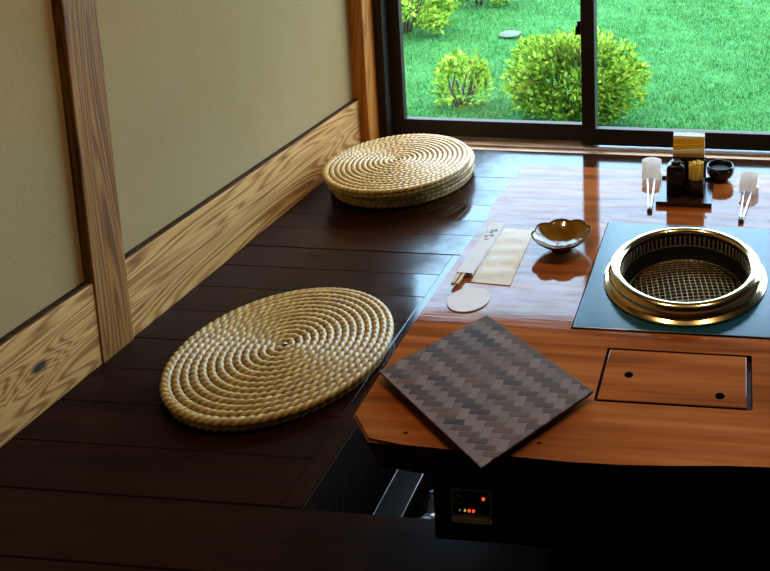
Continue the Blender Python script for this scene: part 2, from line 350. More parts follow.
def sash(i, x0, x1, yc, latch, st=0.055):
    r = thing('window_%d' % i, None, None, (x0, yc, 0)); r['kind'] = 'structure'
    y0, y1 = yc - 0.016, yc + 0.016; z0 = 0.0095; zr = 0.079
    b = B(); box(b, x0, x0 + st, y0, y1, z0, ZT, 0.002); box(b, x1 - st, x1, y0, y1, z0, ZT, 0.002)
    box(b, x0 + st, x1 - st, y0, y1, z0, zr, 0.002); box(b, x0 + st, x1 - st, y0, y1, ZT - 0.05, ZT, 0.002)
    obj('sash_frame', b, 'frame', r)
    b = B(); box(b, x0 + st - 0.004, x1 - st + 0.004, yc - 0.002, yc + 0.002, zr - 0.004, ZT - 0.046); obj('pane', b, 'glass', r)
    if latch:
        b = B(); box(b, x1 - st + 0.006 , x1 - st + 0.024, y0 - 0.012, y0 - 0.0005, 0.47, 0.52, 0.004)
        tube(b, [(x1 - st + 0.014, y0 - 0.010, 0.505), (x1 - st + 0.003, y0 - 0.017, 0.50), (x1 - st - 0.004, y0 - 0.019, 0.47)], 0.0055)
        obj('latch', b, 'blackmatt', r)
sash(1, 0.062, 0.930, 1.101, False); sash(2, 0.876, 1.78, 1.062, False); sash(3, 1.74, 2.62, 1.062, False); sash(4, 2.58, WX1, 1.101, False)
b = B(); box(b, 0.857, 0.874, 1.066, 1.084, 0.462, 0.518, 0.004); tube(b, [(0.866, 1.07, 0.505), (0.858, 1.06, 0.497), (0.857, 1.056, 0.465)], 0.0055)
o = obj('window_latch', b, 'blackmatt', loc=(0.866, 1.075, 0.46)); o.parent = bpy.data.objects['window_1']; o.location = o.location - bpy.data.objects['window_1'].location

# ------------------------------------------------------------------ outdoors
b = B(); G = -0.3
gx = np.linspace(-9, 11, 41); gy = np.concatenate([np.linspace(1.2, 7, 30), np.linspace(7.5, 40, 20)])
gv = [[b.verts.new((x, y, G + 0.012 * math.sin(x * 2.3 + y) + 0.01 * math.sin(y * 3.1 - x * 1.3))) for x in gx] for y in gy]
for r0, r1 in zip(gv, gv[1:]):
    for i in range(len(gx) - 1): b.faces.new((r0[i], r0[i + 1], r1[i + 1], r1[i]))
struct('ground', b, 'lawn', smooth=True)
N = 120000
px = rng.uniform(-2.6, 3.0, N); py = 1.25 + 5.2 * rng.uniform(0, 1, N) ** 1.15
gz = G + 0.012 * np.sin(px * 2.3 + py) + 0.01 * np.sin(py * 3.1 - px * 1.3) - 0.004
ang = rng.uniform(0, 2 * PI, N); patch = 0.5 + 0.5 * np.sin(px * 5 + 2 * np.sin(py * 4)) * np.sin(py * 6.3 + px)
h = (0.014 + 0.022 * rng.uniform(0, 1, N)) * (0.6 + 0.7 * patch); wd = 0.0022 + 0.0022 * rng.uniform(0, 1, N); lean = rng.uniform(0, 1.0, N) * h
la = rng.uniform(0, 2 * PI, N)
co = np.zeros((N, 3, 3))
co[:, 0] = np.stack([px - wd * np.cos(ang), py - wd * np.sin(ang), gz], 1); co[:, 1] = np.stack([px + wd * np.cos(ang), py + wd * np.sin(ang), gz], 1)
co[:, 2] = np.stack([px + lean * np.cos(la), py + lean * np.sin(la), gz + h], 1)
me = np_mesh('grass', co.reshape(-1, 3), np.arange(N * 3).reshape(-1, 3)); me.materials.append(M['grass'])
o = bpy.data.objects.new('grass', me); COL.objects.link(o)
tag(o, 'short bright green lawn grass beyond the window', 'grass', kind='stuff')

def bush(label, c, rx, ry, z0, z1, n, ls, nst, seed, group='bushes on the lawn', top=2.5):
    r = np.random.default_rng(seed)
    root = thing('garden_bush', label, 'bush', (c[0], c[1], G), group)
    # sub-clumps make the outline uneven
    K = 44; th = r.uniform(0, 2 * PI, K); zz = r.uniform(-0.75, 1, K); s = np.sqrt(1 - np.clip(zz, -0.95, 0.95) ** 2) ** (2 / top)
    cl = np.stack([np.cos(th) * s * rx * 0.78, np.sin(th) * s * ry * 0.78, zz * (z1 - z0) / 2 * 0.8], 1)
    which = r.integers(0, K, n); d = r.normal(size=(n, 3)); d /= np.linalg.norm(d, axis=1)[:, None]
    rad = (0.25 + 0.75 * r.uniform(0, 1, n) ** 0.5)[:, None]
    P = cl[which] + d * rad * np.array([rx * 0.33, ry * 0.33, (z1 - z0) * 0.17]) + np.array([c[0], c[1], (z0 + z1) / 2])
    P[:, 2] = np.maximum(P[:, 2], z0 + 0.01)
    out = P - np.array([c[0], c[1], (z0 + z1) / 2 - 0.1]); out /= np.linalg.norm(out, axis=1)[:, None] + 1e-9
    ax = out + r.normal(size=(n, 3)) * 0.7 + np.array([0, 0, 0.35]); ax /= np.linalg.norm(ax, axis=1)[:, None]
    sd = np.cross(ax, r.normal(size=(n, 3))); sd /= np.linalg.norm(sd, axis=1)[:, None]; nn = np.cross(ax, sd)
    l = (ls * (0.6 + 0.8 * r.uniform(0, 1, n)))[:, None]
    co = np.stack([P, P + ax * l * 0.5 + sd * l * 0.26 + nn * l * 0.08, P + ax * l, P + ax * l * 0.5 - sd * l * 0.26 + nn * l * 0.08], 1).reshape(-1, 3)
    i0 = np.arange(n)[:, None] * 4; F = np.concatenate([i0 + np.array([[0, 1, 2]]), i0 + np.array([[0, 2, 3]])], 0)
    me = np_mesh('foliage', co - np.array(root.location), F); me.materials.append(M['leaf'])
    f = bpy.data.objects.new('foliage', me); COL.objects.link(f); f.parent = root
    b = B()
    for k in range(nst):
        a = r.uniform(0, 2 * PI); q = r.uniform(0.1, 0.45); base = (c[0] + 0.3 * q * rx * math.cos(a), c[1] + 0.3 * q * ry * math.sin(a), G - 0.02)
        tip = (c[0] + rx * q * 1.7 * math.cos(a), c[1] + ry * q * 1.7 * math.sin(a), z1 - 0.1 * r.uniform(0, 1) * (z1 - z0))
        mid = tuple((base[i] + tip[i]) / 2 + r.normal() * 0.03 for i in range(3))
        tube(b, [base, mid, tip], [0.009, 0.007, 0.003], 6)
    obj('stem', b, 'stem', root, smooth=True)
bush('small open yellow-green bush with bare stems, outside the left pane', (-0.06, 2.24), 0.150, 0.14, -0.31, 0.02, 900, 0.036, 7, 1)
bush('broad leafy bush seen on both sides of the upright bar between the panes', (0.615, 2.16), 0.375, 0.24, -0.31, 0.175, 9500, 0.034, 14, 2)
bush('rounded bush on the lawn at the far left corner of the left pane', (-1.12, 3.82), 0.38, 0.36, -0.33, 0.16, 5600, 0.042, 8, 3)
bush('low bush cut off by the top of the photo, furthest away on the lawn', (-0.90, 4.95), 0.36, 0.30, -0.33, 0.12, 3600, 0.042, 6, 4)
b = B(); bmesh.ops.create_icosphere(b, subdivisions=3, radius=1.0)
for v in b.verts:
    k = 1 + 0.12 * math.sin(v.co.x * 4 + 1) * math.cos(v.co.y * 5); v.co = Vector((v.co.x * 0.085 * k - 0.28, v.co.y * 0.10 * k + 3.87, G + 0.012 + v.co.z * 0.02))
tag(obj('garden_stone', b, 'stone', loc=(-0.28, 3.87, G), smooth=True), 'flat grey stone set in the lawn above the bushes', 'stone')

# ------------------------------------------------------------------ straw cushions
def cushion_mesh():
    R, w = 0.2510, 0.0174; rr = w / 2 * 1.06
    NT_ = 13
    def spiral(z, r_in, r_out, tw):
        tot = (r_out - r_in) / w * 2 * PI; pts = []; th = 0.0; arc = 0.0
        out = []
        while th < tot + 2 * PI * 1.02:
            r = min(r_in + w * th / (2 * PI), r_out); out.append((r, th, arc)); ds = 0.0032
            dth = ds / max(r, 0.006); th += dth; arc += ds
        A = np.array(out); r, th, arc = A.T
        K = 9; ph = np.arange(K) * 2 * PI / K
        tws = tw * 2 * PI * arc / 0.038
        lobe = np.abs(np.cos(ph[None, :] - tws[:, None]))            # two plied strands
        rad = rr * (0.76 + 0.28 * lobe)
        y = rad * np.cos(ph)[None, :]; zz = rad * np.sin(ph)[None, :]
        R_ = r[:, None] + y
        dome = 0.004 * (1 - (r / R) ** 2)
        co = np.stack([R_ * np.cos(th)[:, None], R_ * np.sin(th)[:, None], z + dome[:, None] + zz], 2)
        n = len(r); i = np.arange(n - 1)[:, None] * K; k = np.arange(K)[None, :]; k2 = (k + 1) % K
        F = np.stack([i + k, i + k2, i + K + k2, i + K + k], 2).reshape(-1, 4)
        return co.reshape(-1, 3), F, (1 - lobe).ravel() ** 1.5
    c1, f1, s1 = spiral(0.0232, 0.0015, R - rr, 1.0)
    c2, f2, s2 = spiral(0.0092, R - rr - 2.4 * w, R - rr - 0.0045, 1.0)
    n = len(c1) + len(c2)
    a = np.linspace(0, 2 * PI, 48, endpoint=False)
    disc = np.concatenate([np.stack([(R - 3 * w) * np.cos(a), (R - 3 * w) * np.sin(a), 0 * a + 0.006], 1), np.stack([(R - 2.2 * w) * np.cos(a), (R - 2.2 * w) * np.sin(a), 0 * a + 0.018], 1)])
    k = np.arange(48); fd = np.stack([k, (k + 1) % 48, 48 + (k + 1) % 48, 48 + k], 1)
    h = np.arange(0, 24)
    co = np.concatenate([c1, c2, disc]); F = np.concatenate([f1, f2 + len(c1), fd + n])
    me = np_mesh('round_straw_cushion', co, F)
    at = me.attributes.new('valley_shade', 'FLOAT', 'POINT'); at.data.foreach_set('value', np.concatenate([s1, s2, np.zeros(len(disc))]).astype(np.float32))
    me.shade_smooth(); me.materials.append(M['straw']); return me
cm = cushion_mesh()
c0 = bpy.data.objects.new('round_straw_cushion', cm); COL.objects.link(c0)
c0.location = (0.4215, -0.2930, 0.001); c0.rotation_euler.z = 0.6
tag(c0, 'round coiled straw floor cushion lying alone on the dark boards', 'cushion', 'round straw cushions')
for x, y, z, rz, lb in ((0.285, 0.700, 0.001, 1.0, 'round coiled straw cushion, bottom one of the stack in the corner'),
                        (0.291, 0.688, 0.0350, 2.6, 'round coiled straw cushion, middle one of the stack in the corner'),
                        (0.2955, 0.636, 0.0690, 0.2, 'round coiled straw cushion lying on top of the stack in the corner')):
    c = c0.copy(); COL.objects.link(c); c.location = (x, y, z); c.rotation_euler.z = rz; c['label'] = lb

# ------------------------------------------------------------------ table
T = 0.35; RC = (1.406, -0.444)
tb = thing('low_table', 'low lacquered orange-brown wooden table with a round grill built into its top', 'table', (RC[0], -0.43, 0.0))
top = [(0.910, -0.872), (0.958, -0.921), (1.02, -0.926), (1.094, -0.929), (1.184, -0.934), (1.274, -0.937), (1.347, -0.936), (1.42, -0.932), (1.50, -0.925), (1.60, -0.921), (1.75, -0.93), (1.85, -0.92), (1.905, -0.87),
       (1.90, 0.02), (1.85, 0.078), (1.4, 0.079), (1.0, 0.078), (0.918, 0.070), (0.912, -0.05), (0.902, -0.173), (0.908, -0.190), (0.922, -0.232), (0.918, -0.248), (0.909, -0.268), (0.910, -0.5), (0.909, -0.7)]
cx, cy = 1.406, -0.43
bot = [(cx + (x - cx) * 0.975, cy + (y - cy) * 0.975) for x, y in top]
b = B(); prism(b, top, 0.292, T, 0.004, bottom=bot)
slab = obj('tabletop', b, 'table', tb)
cs = []
b = B(); bmesh.ops.create_cone(b, cap_ends=True, segments=72, radius1=0.150, radius2=0.150, depth=0.2, matrix=Matrix.Translation((RC[0], RC[1], T))); cs.append(obj('cutter', b, 'table'))
b = B(); box(b, 1.284, 1.541, -0.811, -0.677, T - 0.012, T + 0.05, 0.003); cs.append(obj('cutter', b, 'blackmatt'))
b = B(); box(b, 1.206, 1.648, -0.6295, -0.2245, T - 0.006, T + 0.05); cs.append(obj('cutter', b, 'blackmatt'))
cut(slab, cs)
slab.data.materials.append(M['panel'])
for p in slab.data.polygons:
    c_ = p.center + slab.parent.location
    if p.normal.z < 0.3 or c_.z < T - 0.005: p.material_index = 1  # dark wood on sides; pocket faces darkened too, as shade in the gap
# grain along x in the apron board below, box, supports
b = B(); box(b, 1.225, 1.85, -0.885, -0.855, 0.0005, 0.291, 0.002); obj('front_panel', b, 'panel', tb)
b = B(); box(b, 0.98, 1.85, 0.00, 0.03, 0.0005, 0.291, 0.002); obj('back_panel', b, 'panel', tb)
cb = B(); box(cb, 1.029, 1.2235, -0.86, -0.745, 0.122, 0.2915, 0.004); cbox = obj('control_box', cb, 'blackmatt', tb)
def rrect(x0, x1, z0, z1, r, n=5):
    P = []
    for ccx, ccz, a0 in ((x1 - r, z1 - r, 0), (x0 + r, z1 - r, 90), (x0 + r, z0 + r, 180), (x1 - r, z0 + r, 270)):
        for k in range(n + 1): a = math.radians(a0 + 90 * k / n); P.append((ccx + r * math.cos(a), ccz + r * math.sin(a)))
    return P
def plate(bm, P, y0, y1, hole=None):
    A = [bm.verts.new((x, y0, z)) for x, z in P]; D = [bm.verts.new((x, y1, z)) for x, z in P]; n = len(P)
    if hole is None: bm.faces.new(A); bm.faces.new(D[::-1])
    else:
        A2 = [bm.verts.new((x, y0, z)) for x, z in hole]; D2 = [bm.verts.new((x, y1, z)) for x, z in hole]
        for i in range(n):
            j = (i + 1) % n; bm.faces.new((A[i], A[j], A2[j], A2[i])); bm.faces.new((D[i], D2[i], D2[j], D[j])); bm.faces.new((A2[i], A2[j], D2[j], D2[i]))
    for i in range(n): j = (i + 1) % n; bm.faces.new((A[i], D[i], D[j], A[j]))
yf = -0.8601
b = B(); plate(b, rrect(1.0605, 1.1265, 0.1715, 0.2205, 0.006), yf - 0.003, yf, rrect(1.063, 1.124, 0.174, 0.218, 0.004)); tag(obj('panel_frame', b, 'greyline', cbox), 'thin grey frame of the control panel')
b = B(); plate(b, rrect(1.063, 1.124, 0.174, 0.218, 0.004), yf - 0.0015, yf); obj('screen', b, 'screen', cbox)
for x, z, r, m, lb in ((1.1135, 0.205, 0.0026, 'led_red', 'lit red indicator at the upper right'), (1.074, 0.182, 0.0016, 'led_dim', 'dim greenish indicator'), (1.0825, 0.182, 0.0019, 'led_yellow', 'lit yellow-green indicator'),
                   (1.0895, 0.182, 0.0024, 'led_red', 'lit red indicator in the lower row'), (1.0965, 0.182, 0.0024, 'led_red', 'lit red indicator at the end of the lower row')):
    b = B(); bmesh.ops.create_uvsphere(b, u_segments=12, v_segments=8, radius=r, matrix=Matrix.Translation((x, yf - 0.0018, z))); tag(obj('indicator_lamp', b, m, cbox, smooth=True), lb)
b = B()
for k, (u, v) in enumerate(((0, 1), (1, 2))): pass
lo = [(1.0665 + 0.0075 * math.cos(a), 0.201 + 0.0075 * math.sin(a)) for a in np.linspace(0.3, 2 * PI - 0.3, 20)]
tube(b, [(x + 0.006, yf - 0.0022, z) for x, z in lo], 0.0007, 5); obj('dial_mark', b, 'greyline', cbox)
b = B(); box(b, 1.0595, 1.1265, yf - 0.001, yf, 0.1585, 0.1685); strip = tag(obj('label_strip', b, 'strip', cbox), 'pale beige strip with small dark marks')
b = B()
for k in range(13):
    x = 1.062 + k * 0.0048; hh = random.uniform(0.002, 0.004)
    box(b, x, x + random.uniform(0.0015, 0.0032), yf - 0.0014, yf - 0.0011, 0.1635 - hh, 0.1635 + hh * random.uniform(0.3, 1))
o = obj('strip_marks', b, 'greyline', tb)
# slate slab, hatch lid, grill
b = B(); box(b, 1.2085, 1.6455, -0.627, -0.227, T - 0.0056, T + 0.0025, 0.0012)
sl = obj('slate_slab', b, 'slate', loc=(RC[0], RC[1], T)); tag(sl, 'square blue-grey slate slab framing the round grill on the table', 'slab')
b = B(); bmesh.ops.create_cone(b, cap_ends=True, segments=72, radius1=0.150, radius2=0.150, depth=0.2, matrix=Matrix.Translation((RC[0], RC[1], T))); cut(sl, [obj('cutter', b, 'table')])
b = B(); box(b, 1.2890, 1.5315, -0.8065, -0.6815, T - 0.0115, T + 0.0005, 0.0012)
lid = obj('hatch_lid', b, 'table', loc=(1.411, -0.744, T - 0.012)); tag(lid, 'rectangular wooden lid with two finger holes set into the table front', 'lid')
cs = []
for x, y, r, dz in ((1.332, -0.745, 0.0075, 0.05), (1.488, -0.783, 0.0078, 0.05)):
    b = B(); bmesh.ops.create_cone(b, cap_ends=True, segments=24, radius1=r, radius2=r, depth=0.018, matrix=Matrix.Translation((x, y, T))); cs.append(obj('cutter', b, 'blackmatt'))
cut(lid, cs)
lid.data.materials.append(M['blackmatt'])
for p in lid.data.polygons:
    if p.center.z + T - 0.012 < T - 0.0012: p.material_index = 1  # finger holes and lid sides coloured black to stand for recess shade
gr = thing('table_grill', 'round brass-rimmed grill sunk into the slate slab of the table', 'grill', (RC[0], RC[1], T - 0.09))
zs = T + 0.0027
b = B(); lathe(b, [(0.149, 0), (0.1655, 0), (0.168, 0.002), (0.168, 0.004), (0.164, 0.0065), (0.158, 0.008), (0.1545, 0.0105), (0.1535, 0.0125), (0.1565, 0.0155), (0.1585, 0.0200), (0.1580, 0.0245), (0.1550, 0.0290), (0.1500, 0.0322), (0.1440, 0.0338),
                   (0.1385, 0.0330), (0.1345, 0.0305), (0.1322, 0.0275), (0.1325, 0.0255), (0.1345, 0.0250), (0.140, 0.020), (0.144, 0.006)], (RC[0], RC[1], zs), 128, closed=True)
obj('brass_rim', b, 'brass', gr, smooth=50)
b = B(); lathe(b, [(0.1360, 0.0245), (0.1340, 0.0245), (0.1335, -0.002), (0.1300, -0.004), (0.1285, -0.030), (0.126, -0.034), (0.110, -0.080), (0.03, -0.088), (0.0, -0.088), (0.0, -0.0892), (0.031, -0.0892), (0.1115, -0.082), (0.1275, -0.036), (0.1300, -0.030), (0.1360, -0.004)], (RC[0], RC[1], zs), 96)
obj('fire_bowl', b, 'soot', gr, smooth=50)
b = B()
for k in range(76):
    a = 2 * PI * k / 76; m = Matrix.Translation((RC[0], RC[1], zs)) @ Matrix.Rotation(a, 4, 'Z')
    box(b, 0.1305, 0.1332, -0.0014, 0.0014, -0.0015, 0.0185, 0, m)
tag(obj('lit_slot_fins', b, 'slat', gr), 'row of small pale brass fins standing for lit vent slots under the rim')
b = B(); zg = T - 0.029; rg_ = 0.1195
def wirez(d): return zg + 0.010 * (1 - (d / rg_) ** 2)
for k in range(-10, 11):
    o_ = k * 0.0112; hl = math.sqrt(max(rg_ ** 2 - o_ ** 2, 0))
    if hl < 0.02: continue
    for rot in (0, 1):
        P = []
        for t_ in np.linspace(-hl, hl, 13):
            x, y = (t_, o_) if rot == 0 else (o_, t_)
            aa = math.radians(12); X, Y = x * math.cos(aa) - y * math.sin(aa), x * math.sin(aa) + y * math.cos(aa)
            P.append((RC[0] + X, RC[1] + Y, wirez(math.hypot(x, y)) + 0.0014 * rot))
        tube(b, P, 0.0010, 5)
tube(b, [(RC[0] + rg_ * math.cos(a), RC[1] + rg_ * math.sin(a), zg) for a in np.linspace(0, 2 * PI, 65)], 0.0018, 6, False)
obj('wire_grate', b, 'wire', gr, smooth=True)
b = B(); lathe(b, [(0, -0.055), (0.03, -0.057), (0.036, -0.070), (0.03, -0.088), (0, -0.088)], (RC[0], RC[1], zs), 32); obj('burner', b, 'cupwood', gr, smooth=40)

# things in the pit under the table
zp = -0.42
b = B(); box(b, 0.737, 0.800, PY0 + 0.003, PY1 - 0.005, zp, -0.200, 0.002); du = thing('metal_duct', 'grey sheet metal duct with bright edge strips in the leg pit under the table', 'duct', (0.77, -0.36, zp))
obj('casing', b, 'duct', du)
for x in (0.735, 0.7985):
    b = B(); box(b, x, x + 0.0022, PY0 + 0.003, PY1 - 0.005, -0.204, -0.1975, 0.0006); tag(obj('edge_strip', b, 'foil', du), 'bright steel edge strip')
b = B(); P = []; n = 60
for k in range(n + 1):
    P.append((0.866 + 0.006 * math.sin(k * 0.7), PY0 + 0.02 + k * (0.62 / n), -0.25 + 0.006 * math.cos(k * 0.9)))
tube(b, P, [0.052 + (0.004 if k % 2 else -0.003) for k in range(n + 1)], 18)
for v in b.verts: v.co += Vector((random.gauss(0, 0.0015), random.gauss(0, 0.0015), random.gauss(0, 0.0015)))
tag(obj('foil_hose', b, 'foil', loc=(0.866, -0.4, -0.3)), 'crinkled silver foil hose in the leg pit beside the control box', 'hose')

# ------------------------------------------------------------------ things on the table
Z = T + 0.0004
# woven board
ctr = Vector((1.0995, -0.799)); P4 = [(1.042, -0.617), (0.919, -0.788), (1.152, -0.968), (1.287, -0.8115)]
ang = math.atan2(-0.968 + 0.788, 1.152 - 0.919)
mb = thing('woven_board', 'dark brown basket-weave board lying askew on the corner of the table', 'board', (ctr.x, ctr.y, Z)); mb.rotation_euler.z = ang
def flat_box(bm, hx, hy, z0, z1, bev): box(bm, -hx, hx, -hy, hy, z0, z1, bev)
def local(name, bm, m, parent, smooth=False):
    o = obj(name, bm, m, None, smooth=smooth); o.parent = parent; return o
HX, HY = 0.1505, 0.106
b = B(); flat_box(b, HX, HY, 0.0115, 0.0150, 0.0008); local('woven_cover', b, 'weave', mb)
b = B(); flat_box(b, HX - 0.0015, HY - 0.0015, 0.0085, 0.0114, 0.0005); flat_box(b, HX - 0.022, HY - 0.022, 0.0, 0.0086, 0.001); local('backing', b, 'weave_edge', mb)
# coaster
b = B(); lathe(b, [(0, 0), (0.0405, 0), (0.0415, 0.001), (0.041, 0.0022), (0, 0.0022)], (0.9865, -0.5575, Z), 64)
tag(obj('paper_coaster', b, 'paper', loc=(0.9865, -0.5575, Z), smooth=40), 'round white paper coaster near the left edge of the table', 'coaster')
# cream pouch
b = B(); corners = [(0.955, -0.276), (1.043, -0.279), (1.053, -0.503), (0.970, -0.497)]
NU, NV = 10, 24; gridT = []; gridB = []
for j in range(NV + 1):
    t_ = j / NV; rowT = []; rowB = []
    for i in range(NU + 1):
        s_ = i / NU
        x = (corners[0][0] * (1 - s_) + corners[1][0] * s_) * (1 - t_) + (corners[3][0] * (1 - s_) + corners[2][0] * s_) * t_
        y = (corners[0][1] * (1 - s_) + corners[1][1] * s_) * (1 - t_) + (corners[3][1] * (1 - s_) + corners[2][1] * s_) * t_
        e = min(s_, 1 - s_, t_, 1 - t_); zt = Z + 0.0012 + 0.0025 * min(1, e * 8) + (0.0007 * math.sin(t_ * 31 + s_ * 2) * min(1, e * 8))
        rowT.append(b.verts.new((x, y, zt))); rowB.append(b.verts.new((x, y, Z)))
    gridT.append(rowT); gridB.append(rowB)
for j in range(NV):
    for i in range(NU):
        b.faces.new((gridT[j][i], gridT[j][i + 1], gridT[j + 1][i + 1], gridT[j + 1][i])); b.faces.new((gridB[j][i], gridB[j + 1][i], gridB[j + 1][i + 1], gridB[j][i + 1]))
per = [(0, i) for i in range(NU)] + [(j, NU) for j in range(NV)] + [(NV, i) for i in range(NU, 0, -1)] + [(j, 0) for j in range(NV, 0, -1)]
for k in range(len(per)):
    (j0, i0), (j1, i1) = per[k], per[(k + 1) % len(per)]
    b.faces.new((gridT[j0][i0], gridT[j1][i1], gridB[j1][i1], gridB[j0][i0]))
tag(obj('paper_pouch', b, 'cream', loc=(1.0, -0.39, Z), smooth=35), 'flat cream paper pouch lying beside the chopstick sleeve', 'pouch')
# chopsticks in a paper sleeve: sleeve axis from far end A to near end C
A = Vector((0.9555, -0.270)); C_ = Vector((0.951, -0.481)); d = (C_ - A).normalized(); s = Vector((-d.y, d.x)); zl = Z + 0.0044
mat = Matrix.Translation((C_.x, C_.y, zl)) @ Matrix(((s.x, -d.x, 0, 0), (s.y, -d.y, 0, 0), (0, 0, 1, 0), (0, 0, 0, 1)))
slv = thing('chopstick_sleeve', 'narrow white paper chopstick sleeve with black brush writing and a red mark', 'chopstick sleeve', (0.953, -0.376, zl))
b = B(); ln = (C_ - A).length; hw = 0.0165; tw = 0.0005; hh = 0.0066
box(b, -hw, hw, 0, ln, 0, tw, 0, mat); box(b, -hw, hw, 0, ln, hh - tw, hh, 0, mat)
box(b, -hw, -hw + tw, 0, ln, tw, hh - tw, 0, mat); box(b, hw - tw, hw, 0, ln, tw, hh - tw, 0, mat); box(b, -hw + tw, hw - tw, ln - tw, ln, tw, hh - tw, 0, mat)
obj('sleeve', b, 'paper', slv)
zt = zl + hh + 0.0002
b = B()
for pl, r in (([(0.9625, -0.3005), (0.9605, -0.306), (0.9635, -0.309)], 0.0022), ([(0.950, -0.306), (0.955, -0.304), (0.958, -0.307), (0.955, -0.314), (0.950, -0.312), (0.949, -0.317), (0.958, -0.317)], 0.0009), ([(0.953, -0.302), (0.954, -0.318)], 0.0009),
              ([(0.946, -0.333), (0.951, -0.331), (0.957, -0.328), (0.964, -0.326)], 0.0009), ([(0.9455, -0.331), (0.949, -0.336)], 0.0019), ([(0.960, -0.331), (0.964, -0.329)], 0.0016), ([(0.956, -0.322), (0.959, -0.332)], 0.0007),
              ([(0.943, -0.305), (0.9425, -0.312), (0.944, -0.318)], 0.0005), ([(0.942, -0.322), (0.941, -0.330)], 0.0005)):
    n0 = len(b.verts); tube(b, [(x, y, zt) for x, y in pl], r, 8)
for v in b.verts: v.co.z = zt + (v.co.z - zt) * 0.06
obj('brush_writing', b, 'ink', slv)
b = B(); tube(b, [(0.947, -0.3445, zt), (0.951, -0.346, zt), (0.956, -0.3435, zt)], 0.0021, 8)
for v in b.verts: v.co.z = zt + (v.co.z - zt) * 0.06
obj('red_mark', b, 'redink', slv)
ch = thing('disposable_chopsticks', 'pale wooden chopsticks whose ends stick out of the white paper sleeve', 'chopsticks', (0.95, -0.5, zl))
for sx in (-1, 1):
    b = B(); x0 = 0.0013 if sx > 0 else -0.0077
    x0 = x0 - 0.006
    box(b, x0, x0 + 0.0064, -0.038, ln - 0.012, tw + 0.0002, hh - tw - 0.0002, 0.0006, mat); obj('chopstick', b, 'pale_wood', ch)
# lotus bowl
def lotus(k, a, r, z):
    w_ = abs(math.cos(a * 4.5)) if False else abs(math.sin(a * 4 + 0.35)) ; am = (r / 0.066) ** 3
    return r * (1 - 0.085 * am * (1 - w_ ** 0.6)), z - 0.0035 * am * (1 - w_) + 0.0022 * am * math.sin(a * 2 + 1)
bw = thing('petal_bowl', 'small amber-glazed bowl with a scalloped petal rim', 'bowl', (1.125, -0.352, Z))
pc = (1.125, -0.352, Z)
b = B(); lathe(b, [(0.0, 0.0125), (0.018, 0.0130), (0.034, 0.0185), (0.050, 0.0275), (0.0600, 0.0350), (0.0660, 0.0398), (0.0655, 0.0405)], pc, 96, lotus); 
ib = obj('bowl_inside', b, 'glaze', bw, smooth=True)
b = B(); lathe(b, [(0.0655, 0.0405), (0.0665, 0.0385), (0.0600, 0.0325), (0.050, 0.0240), (0.036, 0.0150), (0.023, 0.0095), (0.0215, 0.0), (0.018, 0.0), (0.017, 0.004), (0.0, 0.005)], pc, 96, lotus); obj('bowl_outside', b, 'glaze_dark', bw, smooth=True)

# ---- tray group
tr = thing('condiment_tray', 'small dark red-brown wooden tray holding bottle, picks and napkins', 'tray', (1.376, -0.06, Z))
b = B(); x0, x1, y0, y1 = 1.309, 1.447, -0.134, 0.020
box(b, x0, x1, y0, y1, Z, Z + 0.005, 0.001); obj('tray_base', b, 'darkred', tr)
b = B(); box(b, x0, x1, y0, y0 + 0.007, Z + 0.0052, Z + 0.012, 0.001); obj('tray_rim', b, 'darkred', tr); b = B(); box(b, x0, x1, y1 - 0.007, y1, Z + 0.0052, Z + 0.012, 0.001); obj('tray_rim', b, 'darkred', tr)
zt = Z + 0.0054
sb = thing('sauce_bottle', 'black square-shouldered sauce bottle standing on the tray', 'bottle', (1.3545, -0.072, zt))
def sq(k, a, r, z, p=5.0): q = (abs(math.cos(a)) ** p + abs(math.sin(a)) ** p) ** (-1 / p); return r * q, z
b = B(); lathe(b, [(0, 0), (0.0225, 0), (0.0240, 0.002), (0.0240, 0.066), (0.0232, 0.073), (0.0205, 0.079), (0.015, 0.082), (0.0, 0.082)], (1.3545, -0.072, zt), 48, sq); obj('bottle_body', b, 'black', sb, smooth=45)
b = B(); lathe(b, [(0, 0.0825), (0.013, 0.0825), (0.0135, 0.084), (0.0135, 0.087), (0.012, 0.0885), (0, 0.0885)], (1.3545, -0.072, zt), 32); obj('bottle_cap', b, 'black', sb, smooth=45)
cp = thing('pick_cup', 'small dark lacquered cup full of yellow wooden picks', 'cup', (1.405, -0.075, zt))
b = B(); lathe(b, [(0, 0), (0.0195, 0), (0.0215, 0.003), (0.0218, 0.046), (0.0212, 0.047), (0.0202, 0.046), (0.0195, 0.004), (0, 0.004)], (1.405, -0.075, zt), 40); obj('cup_body', b, 'cupwood', cp, smooth=45)
k = 0; first = None
for gy in (-0.0105, -0.0035, 0.0035, 0.0105):
    for gx in (-0.0125, -0.0042, 0.0042, 0.0125):
        if abs(gy) > 0.01 and abs(gx) > 0.01: continue
        if first is None:
            b = B(); box(b, -0.0040, 0.0040, -0.0020, 0.0020, 0, 0.079, 0.0005)
            first = p = obj('wooden_pick', b, 'pick'); tag(p, 'flat yellow wooden pick standing in the dark cup on the tray', 'pick', 'wooden picks in the cup')
        else:
            p = first.copy(); COL.objects.link(p)
        p.location = (1.405 + gx * 0.98, -0.075 + gy * 0.98, zt + 0.0045); p.scale.z = random.uniform(0.92, 1.08); p.rotation_euler = (gy * 3.2 * -1 * 0.6, gx * 3.2 * 0.7, random.uniform(-0.25, 0.25)); k += 1
